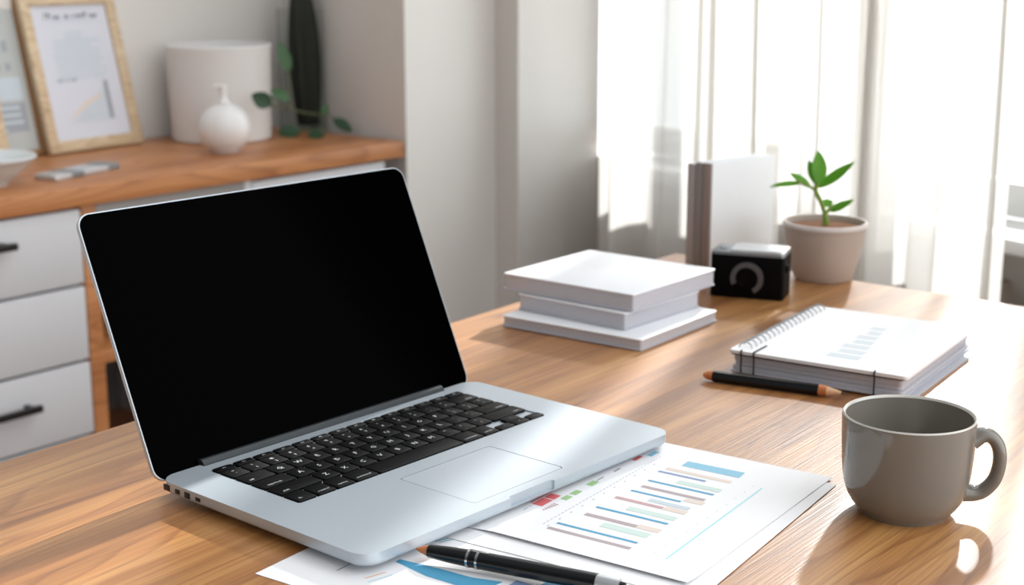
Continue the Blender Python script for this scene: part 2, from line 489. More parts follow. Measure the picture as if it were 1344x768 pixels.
# radiator under the sill
rad = thing('radiator', 'ribbed radiator under the white window sill behind the curtain', 'radiator', (PW.x, PW.y, 0), -57)
for i in range(20):
    x = 0.25 + i * 0.06
    b = bmesh.new(); bm_box(b, x, x + 0.045, -0.16, -0.06, 0.10, 0.56, bev=0.012, seg=3)
    done('radiator_fin', b, 'radiator', rad)
for z in (0.14, 0.50):
    tube('radiator_pipe', [(0.24, -0.11, z), (1.45, -0.11, z)], 0.014, 'radiator', rad)
for x in (0.27, 1.38):
    box('radiator_foot', (x, x + 0.03, -0.14, -0.08, 0, 0.11), 'radiator', rad)

# curtains: two sheer panels hanging in folds in front of the sill
def curtain(name, label, s0, s1, seed, nf, amp, gl=0.0, gr=0.0, off=0.32):
    """panels hang apart at the top and spread by gl / gr towards the hem"""
    rnd = random.Random(seed)
    L = s1 - s0
    ph = [0.0]
    ws = [rnd.uniform(0.6, 1.5) for _ in range(nf)]
    tot = sum(ws); acc = 0; edges = [0]
    for w in ws:
        acc += w / tot; edges.append(acc)
    amps = [amp * rnd.uniform(0.55, 1.25) for _ in range(nf)]
    om = [rnd.uniform(0.35, 1.15) for _ in range(nf)]
    pts = []
    for i in range(nf):
        for k in range(14):
            t = k / 14
            a = 2 * math.pi * t
            s = edges[i] + (edges[i + 1] - edges[i]) * (t + om[i] * 0.17 * math.sin(2 * a))
            pts.append((s, amps[i] * math.sin(a)))
    pts.append((1.0, 0.0))
    b = bmesh.new(); rows = []
    NZ = 14
    for j in range(NZ + 1):
        z = 0.02 + (2.55 - 0.02) * j / NZ
        g = 0.8 + 0.25 * (1 - j / NZ)
        row = []
        for i, (s, y) in enumerate(pts):
            sw = 0.012 * math.sin(2.2 * z + 5 * s + seed)
            fz = min(1, max(0, (1.42 - z) / 0.28)); fz = fz * fz * (3 - 2 * fz)
            spread = (-gl + (gl + gr) * s) * fz
            row.append(b.verts.new((s0 + s * L + spread + sw * (1 if 0 < i < len(pts) - 1 else 0), y * g, z)))
        rows.append(row)
    for r0, r1 in zip(rows, rows[1:]):
        for i in range(len(pts) - 1):
            b.faces.new((r0[i], r0[i + 1], r1[i + 1], r1[i]))
    o = done(name, b, 'curtain', smooth=180, loc=tuple(PW + NI * off), rotz=-57)
    return tag(o, label, 'curtain', 'sheer curtain panels')
curtain('curtain', 'leftmost sheer white curtain panel, hanging behind the upright books', 0.44, 0.90, 3, 4, 0.034, 0, 0.15)
curtain('curtain.001', 'narrow sheer white curtain panel hanging directly behind the potted plant', 1.0, 1.20, 11, 2, 0.022, 0.05, 0.10, 0.235)
curtain('curtain.002', 'sheer white curtain panel right of the plant, beside the uncovered strip of sill', 1.30, 1.605, 8, 3, 0.038, 0.06, 0)
curtain('curtain.003', 'sheer white curtain panel at far right, beyond the uncovered strip of window sill', 1.66, 2.35, 5, 5, 0.03)  # added out of view to filter the sun and reflect in the desk

# ------------------------------------------------------------------ credenza along the left wall
# local frame: x along E1 (0 at the pier), y into the recess, z up
def cred(name, label, cat):
    return thing(name, label, cat, (PE.x, PE.y, 0), 51)
Z0 = DESK - 0.02
ct = cred('credenza_top', 'long brown wooden credenza top along the left wall', 'worktop')
box('worktop_board', (-1.75, -0.003, 0.002, 0.524, Z0 - 0.038, Z0), 'oak', ct, bev=0.003)
def handle(parent, x0, x1, z, y=0.012):
    b = bmesh.new()
    bm_box(b, x0, x1, y - 0.034, y - 0.022, z - 0.007, z + 0.007, bev=0.003)
    for x in (x0 + 0.012, x1 - 0.022):
        bm_box(b, x, x + 0.01, y - 0.024, y, z - 0.005, z + 0.005)
    return done('handle', b, 'dark_handle', parent)
def drawer_unit(name, label, x0, x1, handles):
    t = cred(name, label, 'drawer cabinet')
    box('carcass', (x0, x1, 0.034, 0.53, 0.0, Z0 - 0.039), 'white_lacquer', t, bev=0.001)
    zt = Z0 - 0.044
    for k in range(4):
        zb = zt - 0.146 if k < 3 else 0.075
        if zb > zt: break
        d = box('drawer', (x0 + 0.002, x1 - 0.002, 0.012, 0.033, zb, zt), 'white_lacquer', t, bev=0.0015)
        if handles.get(k):
            handle(d, handles[k][0], handles[k][1], (zb + zt) / 2 + handles[k][2])
        zt = zb - 0.007
    return t
drawer_unit('drawer_cabinet', 'white drawer cabinet with dark bar handles left of the laptop', -1.62, -0.912,
            {0: (-1.36, -1.073, 0.028), 2: (-1.36, -1.046, 0.014)})
t = drawer_unit('drawer_cabinet.001', 'white cabinet mostly hidden behind the top right of the laptop lid', -0.478, -0.062, {})
t = cred('open_shelf_cabinet', 'open wooden shelf bay between the two white cabinets behind the laptop', 'shelf cabinet')
box('side_panel', (-0.911, -0.878, 0.012, 0.53, 0, Z0 - 0.039), 'oak', t, bev=0.001)
box('side_panel', (-0.497, -0.479, 0.012, 0.53, 0, Z0 - 0.039), 'white_lacquer', t, bev=0.001)
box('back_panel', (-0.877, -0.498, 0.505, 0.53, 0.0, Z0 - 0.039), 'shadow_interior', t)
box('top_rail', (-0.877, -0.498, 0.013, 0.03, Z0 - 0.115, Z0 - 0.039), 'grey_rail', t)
box('shelf', (-0.877, -0.498, 0.03, 0.504, 0.362, 0.388), 'oak', t, bev=0.001)
box('bottom_shelf', (-0.877, -0.498, 0.03, 0.504, 0.06, 0.086), 'oak', t, bev=0.001)

# ---- things on the credenza
ZC = Z0
def bars(bm, x0, x1, y0, rows, dy, h, z, mi, rnd, ragged=0.25):
    for r in range(rows):
        w = x1 - x0
        a = x0 + w * rnd.uniform(0, ragged * 0.4); c = x1 - w * rnd.uniform(0, ragged)
        rect(bm, a, c, y0 - r * dy - h, y0 - r * dy, z, mi)
def glyphs(bm, x0, x1, y, h, z, mi, rnd):
    x = x0
    while x < x1:
        w = h * rnd.uniform(0.25, 0.6)
        hh = h * rnd.choice((0.6, 0.65, 1.0))
        rect(bm, x, x + w * 0.35, y, y + hh, z, mi)
        if rnd.random() < 0.7: rect(bm, x + w * 0.35, x + w, y + hh * rnd.choice((0, 0.4, 0.8)), y + hh * rnd.choice((0.2, 0.6, 1.0)) if False else y + hh, z, mi)
        x += w + h * 0.16
        if rnd.random() < 0.1: x += h * 0.4

def picture_frame(name, label, base, yaw, w, h, lean, bar, th, wood_m, paper_m, printer):
    """base: bottom left front corner; frame lies in local x (width) / y (up) and is leaned back"""
    t = thing(name, label, 'picture frame', (base[0], base[1], base[2] + th * math.sin(R(lean)) + 0.0005), yaw)
    q = Matrix.Rotation(R(90 - lean), 4, 'X')
    b = bmesh.new()
    for d in ((0, bar, 0, h), (w - bar, w, 0, h), (bar, w - bar, 0, bar), (bar, w - bar, h - bar, h)):
        bm_box(b, d[0], d[1], d[2], d[3], -th, 0, bev=0.0015)
    bmesh.ops.transform(b, matrix=q, verts=b.verts[:])
    done('frame_border', b, wood_m, t)
    b = bmesh.new(); bm_box(b, bar - 0.002, w - bar + 0.002, bar - 0.002, h - bar + 0.002, -th + 0.001, -0.008)
    ms = printer(b, bar, w - bar, bar, h - bar, -0.0076) if printer else [paper_m]
    bmesh.ops.transform(b, matrix=q, verts=b.verts[:])
    me = bpy.data.meshes.new('print'); b.to_mesh(me); b.free()
    link('print', me, ms, t)
    return t
def print_main(b, x0, x1, y0, y1, z):
    rnd = random.Random(5)
    X = lambda u: x0 + (x1 - x0) * u
    Y = lambda v: y0 + (y1 - y0) * v
    glyphs(b, X(0.17), X(0.84), Y(0.895), 0.015, z, 2, rnd)
    rect(b, X(0.25), X(0.85), Y(0.873), Y(0.878), z, 1)
    bars(b, X(0.38), X(0.62), Y(0.80), 2, 0.010, 0.005, z, 1, rnd)
    bars(b, X(0.15), X(0.88), Y(0.74), 3, 0.0105, 0.0055, z, 1, rnd)
    bars(b, X(0.17), X(0.85), Y(0.635), 6, 0.0105, 0.0055, z, 1, rnd, 0.12)
    glyphs(b, X(0.17), X(0.42), Y(0.43), 0.009, z, 2, rnd)
    for i in range(9):
        u = 0.30 + i * 0.055
        rect(b, X(u), X(u + 0.035), Y(0.13), Y(0.15 + 0.028 * i), z, 1)
    rect(b, X(0.76), X(0.82), Y(0.13), Y(0.42), z, 4)
    quad(b, ((X(0.25), Y(0.15)), (X(0.5), Y(0.24)), (X(0.7), Y(0.30)), (X(0.7), Y(0.33)), (X(0.5), Y(0.28)), (X(0.25), Y(0.17))), z + 0.0002, 3)
    rect(b, X(0.2), X(0.86), Y(0.118), Y(0.124), z, 1)
    return ['doc_blue', 'ink_pale', 'ink_dark', 'ink_beige', 'ink_grey']
def print_grey(b, x0, x1, y0, y1, z):
    rnd = random.Random(9)
    X = lambda u: x0 + (x1 - x0) * u
    Y = lambda v: y0 + (y1 - y0) * v
    glyphs(b, X(0.3), X(0.92), Y(0.88), 0.013, z, 1, rnd)
    bars(b, X(0.1), X(0.92), Y(0.845), 2, 0.012, 0.006, z, 1, rnd, 0.1)
    for v in (0.62, 0.50):
        for i in range(7):
            u = 0.12 + i * 0.115
            rect(b, X(u), X(u + 0.06), Y(v), Y(v + 0.045 * rnd.uniform(0.8, 1.5)), z, 1)
    rect(b, X(0.06), X(0.94), Y(0.32), Y(0.46), z, 3)
    rect(b, X(0.06), X(0.94), Y(0.12), Y(0.30), z, 1)
    bars(b, X(0.1), X(0.9), Y(0.28), 4, 0.016, 0.006, z + 0.0002, 3, rnd, 0.3)
    return ['doc_grey', 'ink_grey', 'ink_dark', 'ink_pale']
picture_frame('picture_frame', 'pale wood picture frame holding a printed report with a bar chart', (-1.0186, 3.2648, ZC), 56, 0.268, 0.356, 13, 0.026, 0.016, 'frame_wood', 'doc_blue', print_main)
d2 = Vector((math.cos(R(52)), math.sin(R(52)), 0))
p2 = Vector((-1.036, 3.285, ZC)) - d2 * 0.262
picture_frame('picture_frame.001', 'thin framed grey poster at the left edge behind the pale wood frame', tuple(p2), 52, 0.262, 0.378, 12.5, 0.012, 0.014, 'frame_edge', 'doc_grey', print_grey)
d3 = Vector((math.cos(R(50)), math.sin(R(50)), 0))
p3 = Vector((-1.064, 3.135, ZC)) - d3 * 0.19
picture_frame('picture_frame.002', 'small pale wood frame cut off by the left edge of the photo', tuple(p3), 50, 0.19, 0.20, 14, 0.024, 0.014, 'frame_wood', 'doc_grey', None)

# big white planter
t = thing('planter', 'large round matt white planter on the credenza', 'planter', (-0.702, 3.575, ZC))
t.scale = (1, 1, 1.045)
lathe('planter_body', [(0, 0.0), (0.113, 0.0), (0.118, 0.004), (0.124, 0.205), (0.126, 0.213), (0.124, 0.217), (0.119, 0.217), (0.117, 0.212),
                       (0.113, 0.12), (0, 0.12)], 'matt_white', t, 64)
lathe('planter_liner', [(0, 0.175), (0.1145, 0.175), (0.1145, 0.19), (0.111, 0.19), (0.109, 0.18), (0, 0.18)], 'planter_inside', t, 48)

# small round white vase with a spout
t = thing('vase', 'small round white ceramic vase with narrow neck in front of the planter', 'vase', (-0.6463, 3.325, ZC))
prof = [(0, 0), (0.026, 0), (0.030, 0.003)]
for i in range(13):
    a = R(-58 + i * 11.2)
    prof.append((0.0585 * math.cos(a), 0.0545 + 0.0585 * math.sin(a) * 0.97))
prof += [(0.0165, 0.112), (0.0095, 0.119), (0.0082, 0.128), (0.0088, 0.142), (0.0105, 0.149), (0.0085, 0.151), (0.006, 0.148), (0.0055, 0.12), (0, 0.12)]
lathe('vase_body', prof, 'white_ceramic', t, 48)
bm_ = bmesh.new(); bm_tube(bm_, [(-0.004, 0, 0.147), (-0.014, -0.002, 0.1475), (-0.022, -0.003, 0.146)], [0.006, 0.005, 0.0035], 10, sq=1.4)
done('spout', bm_, 'white_ceramic', t)

# glass cylinder with a dark cactus, trailing vine
t = thing('glass_vase', 'tall clear glass cylinder vase in the recess corner', 'vase', (-0.533, 3.80, ZC))
lathe('glass_cylinder', [(0, 0), (0.058, 0), (0.06, 0.003), (0.0605, 0.30), (0.059, 0.301), (0.0575, 0.30), (0.057, 0.008), (0, 0.008)], 'vase_glass', t, 48)
t = thing('cactus', 'tall dark column cactus standing inside the glass cylinder', 'cactus', (-0.522, 3.80, ZC + 0.009))
b = bmesh.new(); ribs = 10; n = 60; rows = []
for j in range(25):
    u = j / 24; z = 0.40 * u
    rr = 0.026 + 0.016 * math.sin(math.pi * min(1, u * 1.05)) - 0.01 * u
    if u > 0.93: rr *= max(0.02, 1 - ((u - 0.93) / 0.07) ** 2)
    rows.append([b.verts.new(((rr * (1 + 0.09 * math.cos(ribs * 2 * math.pi * i / n))) * math.cos(2 * math.pi * i / n) - 0.012 * u,
                              (rr * (1 + 0.09 * math.cos(ribs * 2 * math.pi * i / n))) * math.sin(2 * math.pi * i / n), z)) for i in range(n)])
for a, c in zip(rows, rows[1:]):
    for i in range(n): b.faces.new((a[i], a[(i + 1) % n], c[(i + 1) % n], c[i]))
b.faces.new(rows[0][::-1]); b.faces.new(rows[-1])
done('cactus_stem', b, 'cactus', t, 60)

def leaf_mesh(name, base, tip, width, normal, m, parent, curl=0.15, shape=0.45, fold=0.15):
    base, tip, nrm = Vector(base), Vector(tip), Vector(normal).normalized()
    ax = tip - base; L = ax.length; ax.normalize()
    nrm = (nrm - ax * nrm.dot(ax)).normalized(); sd = ax.cross(nrm)
    b = bmesh.new(); rows = []; N = 12
    for top in (1, 0):
        rr = []
        for i in range(N + 1):
            u = i / N
            w = width * 0.5 * (math.sin(math.pi * u ** (math.log(0.5) / math.log(shape))) ** 0.8 if 0 < u < 1 else 0.02)
            c = base + ax * (L * u) - nrm * (curl * L * (u - 0.3) ** 2) + nrm * (0.0004 if top else -0.0004)
            rr.append([b.verts.new(c + sd * (w * k) + nrm * (fold * w * abs(k))) for k in (-1, -0.5, 0, 0.5, 1)])
        rows.append(rr)
    for q, rr in enumerate(rows):
        for i in range(N):
            for k in range(4):
                f = (rr[i][k], rr[i][k + 1], rr[i + 1][k + 1], rr[i + 1][k])
                b.faces.new(f if q == 0 else f[::-1])
    for i in range(N):
        for k, s in ((0, 1), (4, -1)):
            f = (rows[0][i][k], rows[0][i + 1][k], rows[1][i + 1][k], rows[1][i][k])
            b.faces.new(f if s > 0 else f[::-1])
    for i in (0, N):
        for k in range(4):
            f = (rows[0][i][k], rows[1][i][k], rows[1][i][k + 1], rows[0][i][k + 1])
            b.faces.new(f if i == 0 else f[::-1])
    return done(name, b, m, parent, 60)

t = thing('trailing_vine', 'trailing green vine sprig with loose leaves around the glass cylinder', 'plant', (-0.533, 3.72, ZC))
tube('vine_stem', catmull([(0.066, -0.03, 0.004), (0.064, -0.03, 0.04), (0.02, -0.075, 0.056), (-0.012, -0.10, 0.066), (-0.014, -0.17, 0.078), (-0.018, -0.24, 0.090), (-0.024, -0.28, 0.094)], 6), 0.0022, 'vine', t, 8)
tube('vine_stem', catmull([(-0.012, -0.10, 0.066), (-0.018, -0.04, 0.10), (-0.024, 0.008, 0.15)], 6), 0.0018, 'vine', t, 8)
tube('vine_stem', catmull([(0.064, -0.03, 0.04), (0.078, -0.035, 0.045), (0.088, -0.04, 0.038)], 6), 0.0018, 'vine', t, 8)
tube('vine_stem', catmull([(0.066, -0.03, 0.02), (0.074, -0.08, 0.02), (0.073, -0.12, 0.010)], 6), 0.0018, 'vine', t, 8)
tube('vine_stem', catmull([(0.066, -0.03, 0.010), (0.04, -0.07, 0.012), (0.016, -0.10, 0.013)], 6), 0.0018, 'vine', t, 8)
leaf_mesh('vine_leaf', (-0.024, 0.008, 0.148), (-0.046, 0.01, 0.222), 0.032, (0.3, -1, 0.2), 'leaf_mid', t)
leaf_mesh('vine_leaf', (-0.012, -0.07, 0.086), (-0.060, -0.07, 0.112), 0.028, (0, -1, 0.5), 'leaf_mid', t)
leaf_mesh('vine_leaf', (-0.024, -0.28, 0.094), (-0.068, -0.29, 0.121), 0.040, (0, -1, 0.3), 'leaf_dark', t)
leaf_mesh('vine_leaf', (0.016, -0.10, 0.013), (-0.037, -0.12, 0.012), 0.042, (0, -0.8, 0.8), 'leaf_dark', t)
leaf_mesh('vine_leaf', (0.073, -0.12, 0.010), (0.040, -0.155, 0.008), 0.034, (0.1, -0.8, 0.7), 'leaf_dark', t, curl=0.05)
leaf_mesh('vine_leaf', (0.088, -0.04, 0.038), (0.138, -0.06, 0.006), 0.030, (0.3, -0.8, 0.6), 'leaf_dark', t, curl=0.02)
leaf_mesh('vine_leaf', (0.062, -0.03, 0.046), (0.073, -0.03, 0.072), 0.02, (0.2, -1, 0.3), 'leaf_mid', t)

# bowl
t = thing('bowl', 'wide pale grey bowl cut off by the left edge on the credenza', 'bowl', (-1.018, 2.845, ZC))
t.scale = (0.9, 0.9, 0.95)
lathe('bowl_body', [(0, 0.004), (0.034, 0.004), (0.036, 0), (0.041, 0), (0.043, 0.006), (0.062, 0.018), (0.085, 0.038), (0.098, 0.052), (0.105, 0.055),
                    (0.106, 0.059), (0.104, 0.061), (0.094, 0.058), (0.080, 0.044), (0.058, 0.025), (0.03, 0.014), (0, 0.012)], 'bowl', t, 56)
# slim silver case
t = thing('slim_case', 'slim silver case lying on the credenza between bowl and vase', 'case', (-0.925, 2.905, ZC), 67)
prism('case_body', rrect(0, 0.20, -0.03, 0.03, 0.008), 0, 0.011, 'silver', t, 0.003, 0.003)
prism('case_cap', rrect(0.155, 0.2015, -0.0308, 0.0308, 0.008), 0.001, 0.0118, 'silver_dark', t, 0.003, 0.003)
prism('case_band', rrect(0.045, 0.085, -0.0306, 0.0306, 0.002), 0.001, 0.0115, 'silver_dark', t, 0.001, 0.001)

# ------------------------------------------------------------------ desk
# local frame: origin at the far corner, x towards the near left along the grain, y along the far edge to the right
t = thing('desk', 'large brown wooden desk filling the foreground', 'desk', (0.236, 2.094, 0), 53)
c40, s40 = math.cos(R(-93)), math.sin(R(-93))
q0 = (0, 0); q1 = (-1.5, 0); q2 = (-1.5 + c40 * 0.98, s40 * 0.98); q3 = (c40 * 0.98, s40 * 0.98)
prism('desktop', [q0, q1, q2, q3], DESK - 0.034, DESK, 'desk', t, 0.003, 0.003)
for (x, y) in ((-0.08, -0.08), (-1.42, -0.08), (-1.47, -0.9), (-0.13, -0.9)):
    b = bmesh.new(); bm_box(b, x - 0.03, x + 0.03, y - 0.03, y + 0.03, 0, DESK - 0.034, bev=0.004)
    done('leg', b, 'desk', t)

# ------------------------------------------------------------------ laptop
LW, LD, LZ = 0.359, 0.2405, 0.016
lap = thing('laptop', 'open silver laptop with black screen standing on the desk', 'laptop', (-0.2822, 1.1150, DESK), 48.77)
lap.scale = (1.024, 1, 1)
def tmp(bm):
    me = bpy.data.meshes.new('tmp'); bmesh.ops.recalc_face_normals(bm, faces=bm.faces[:]); bm.to_mesh(me); bm.free()
    o = bpy.data.objects.new('tmp', me); COL.objects.link(o); return o
body = prism('base', rrect(0, LW, -LD, 0, 0.016, 10), 0.0060, LZ, ['alu', 'groove'], None, 0.0006, 0.0035, 3)
cs = []
KX0, KX1, KY0, KY1 = 0.0372, 0.3222, -0.1268, -0.0168
b = bmesh.new(); bm_prism(b, rrect(KX0, KX1, KY0, KY1, 0.003, 4), LZ - 0.0012, LZ + 0.01); cs.append(tmp(b))
b = bmesh.new(); bm_prism(b, rrect(0.1229, 0.2275, -0.2271, -0.1453, 0.003, 4), LZ - 0.0009, LZ + 0.01); cs.append(tmp(b))
b = bmesh.new(); bm_prism(b, rrect(0.149, 0.200, -LD - 0.02, -LD + 0.0034, 0.0032, 6), LZ - 0.0075, LZ + 0.01); cs.append(tmp(b))
b = bmesh.new(); bm_box(b, 0.0405, 0.3185, -0.0052, 0.02, LZ - 0.007, LZ + 0.02); cs.append(tmp(b))
cut(body, cs)
body.parent = lap
for p in body.data.polygons:
    if abs(p.center.z - (LZ - 0.0009)) < 0.0001 and p.normal.z > 0.9: p.material_index = 1
hb = bmesh.new(); bm_tube(hb, [(0.0415, 0.0012, LZ - 0.0012), (0.3175, 0.0012, LZ - 0.0012)], 0.0054, 20)
done('hinge', hb, 'hinge', lap)
tp = prism('trackpad', rrect(0.1236, 0.2268, -0.2264, -0.1460, 0.003, 4), LZ - 0.00085, LZ - 0.0001, 'track', lap)
for (x, y) in ((0.03, -0.03), (LW - 0.03, -0.03), (0.03, -LD + 0.06), (LW - 0.05, -LD + 0.075)):
    lathe('rubber_foot', [(0, 0), (0.006, 0), (0.007, 0.001), (0.007, 0.0062), (0, 0.0062)], 'rubber', lap, 20, loc=(x, y, 0))
for y0, y1, zz in ((-0.0075, -0.0155, 0.0), (-0.0225, -0.0285, 0.0006), (-0.0345, -0.0415, 0.0), (-0.0485, -0.0545, 0.001)):
    b = bmesh.new(); bm_box(b, -0.0004, 0.0006, y1, y0, 0.0085 + zz, 0.0136 - zz, bev=0.0004)
    done('port', b, 'port', lap)

# lid
lid = prism('lid', rrect(0, LW, -0.006, 0.2203, 0.012, 10), -0.0052, 0.0, 'alu', lap, 0.0004, 0.002, 3)
lid.location = (0, 0.0042, LZ + 0.0002); lid.rotation_euler = (R(90 - 23.87), 0, 0)
sc_ = prism('screen', rrect(0.0011, LW - 0.0011, -0.0050, 0.2203 - 0.0011, 0.0110, 10), 0.0, 0.0005, 'screen', lid, 0.0002)

# keyboard: one part per key, legends inside the key's mesh
U = (KX1 - KX0) / 14.5
fn_h, row_h, gap = 0.0105, 0.0194, 0.0019
def glyph_mesh(txt, size):
    cu = bpy.data.curves.new('t', 'FONT'); cu.body = txt; cu.size = size; cu.align_x = 'CENTER'; cu.align_y = 'CENTER'
    cu.resolution_u = 1
    o = bpy.data.objects.new('t', cu); COL.objects.link(o)
    dg = bpy.context.evaluated_depsgraph_get(); dg.update()
    me = bpy.data.meshes.new_from_object(o.evaluated_get(dg))
    bpy.data.objects.remove(o); bpy.data.curves.remove(cu)
    return me
def key(x0, x1, y0, y1, legends):
    b = bmesh.new()
    r = min(0.0022, (y1 - y0) * 0.3)
    cx, cy = (x0 + x1) / 2, (y0 + y1) / 2
    bm_prism(b, rrect(x0 - cx, x1 - cx, y0 - cy, y1 - cy, r, 4), -0.0012, 0.0010, 0.0004, seg=2)
    for txt, dx, dy, size in legends:
        me = glyph_mesh(txt, size)
        of, ov = set(b.faces), set(b.verts)
        b.from_mesh(me)
        for v in b.verts:
            if v not in ov: v.co.x += dx; v.co.y += dy; v.co.z = 0.00106
        for f in b.faces:
            if f not in of: f.material_index = 1
        bpy.data.meshes.remove(me)
    bmesh.ops.recalc_face_normals(b, faces=[f for f in b.faces if f.material_index == 0])
    for f in b.faces:
        if f.material_index == 1 and f.normal.z < 0: f.normal_flip()
    me = bpy.data.meshes.new('key'); b.to_mesh(me); b.free()
    me.polygons.foreach_set('use_smooth', [p.material_index == 0 for p in me.polygons])
    me.set_sharp_from_angle(angle=R(35))
    o = link('key', me, ['key', 'legend'], lap)
    o.location = (cx, cy, LZ + 0.0001)
    return o
def row(y1, h, items):
    x = KX0
    for w, leg in items:
        x0, x1 = x + gap / 2, x + w * U - gap / 2
        cw = (x1 - x0) / 2
        L = []
        for l in leg:
            if len(l) == 1 and len(leg) == 1: L.append((l, 0, 0, 0.0072))
            elif len(leg) == 2: L.append((l, 0, 0.0035 if l is leg[0] else -0.0035, 0.0045))
            else: L.append((l, 0 if h < 0.012 else math.copysign(max(0, cw - 0.0035 - 0.0011 * len(l)), -1 if x < 0.18 else 1), -0.0045 if h > 0.012 else 0, 0.0038 if h > 0.012 else 0.003))
        key(x0, x1, y1 - h + gap / 2, y1 - gap / 2, L)
        x += w * U
yt = KY1
row(yt, fn_h, [(14.5 / 14, [s]) for s in ('esc', 'F1', 'F2', 'F3', 'F4', 'F5', 'F6', 'F7', 'F8', 'F9', 'F10', 'F11', 'F12', 'off')]); yt -= fn_h
row(yt, row_h, [(1, list(s)) for s in ('~`', '!1', '@2', '#3', '$4', '%5', '^6', '&7', '*8', '(9', ')0', '_-', '+=')] + [(1.5, ['delete'])]); yt -= row_h
row(yt, row_h, [(1.5, ['tab'])] + [(1, [s]) for s in 'QWERTYUIOP'] + [(1, list(s)) for s in ('{[', '}]', '|\\')]); yt -= row_h
row(yt, row_h, [(1.75, ['caps lock'])] + [(1, [s]) for s in 'ASDFGHJKL'] + [(1, [':', ';']), (1, ['"', "'"]), (1.75, ['return'])]); yt -= row_h
row(yt, row_h, [(2.25, ['shift'])] + [(1, [s]) for s in 'ZXCVBNM'] + [(1, list(s)) for s in ('<,', '>.', '?/')] + [(2.25, ['shift'])]); yt -= row_h
hh = yt - KY0
row(yt, hh, [(1, ['fn']), (1, ['control']), (1, ['option']), (1.25, ['command']), (5, []), (1.25, ['command']), (1, ['option'])])
xa = KX0 + 11.5 * U
for x0, x1, y0, y1, g in ((xa, xa + U, yt - hh, yt - hh / 2, '<'), (xa + U, xa + 2 * U, yt - hh, yt - hh / 2, 'v'),
                          (xa + U, xa + 2 * U, yt - hh / 2, yt, '^'), (xa + 2 * U, xa + 3 * U, yt - hh, yt - hh / 2, '>')):
    key(x0 + gap / 2, x1 - gap / 2, y0 + gap / 4, y1 - gap / 4, [(g, 0, 0, 0.003)])

# ------------------------------------------------------------------ printed sheets
def sheet(name, label, loc, rotz, w, h, z, th, printer, mats, bend=None):
    b = bmesh.new()
    nx, ny = 24, 20
    f = bend or (lambda x, y: 0.0)
    for top in (1, 0):
        g = [[b.verts.new((w * i / nx, h * j / ny, z + f(w * i / nx, h * j / ny) + (th if top else 0))) for j in range(ny + 1)] for i in range(nx + 1)]
        for i in range(nx):
            for j in range(ny):
                q = (g[i][j], g[i + 1][j], g[i + 1][j + 1], g[i][j + 1])
                b.faces.new(q if top else q[::-1])
        if top: gt = g
        else:
            for i in range(nx):
                b.faces.new((gt[i][0], g[i][0], g[i + 1][0], gt[i + 1][0])); b.faces.new((gt[i][ny], gt[i + 1][ny], g[i + 1][ny], g[i][ny]))
            for j in range(ny):
                b.faces.new((gt[0][j], gt[0][j + 1], g[0][j + 1], g[0][j])); b.faces.new((gt[nx][j], g[nx][j], g[nx][j + 1], gt[nx][j + 1]))
    n0 = len(b.verts)
    if printer:
        printer(b)
        # split prints finely so that they follow a bent sheet
        b.verts.ensure_lookup_table()
        es = [e for e in b.edges if all(v.index >= n0 or v.index < 0 for v in e.verts) and e.calc_length() > 0.02]
        b.verts.index_update()
        for v in b.verts:
            if v.index >= n0: v.co.z = z + th + f(v.co.x, v.co.y) + 0.00015
    me = bpy.data.meshes.new(name); b.to_mesh(me); b.free()
    o = link(name, me, mats)
    o.location = loc; o.rotation_euler = (0, 0, R(rotz))
    return tag(o, label, 'paper')

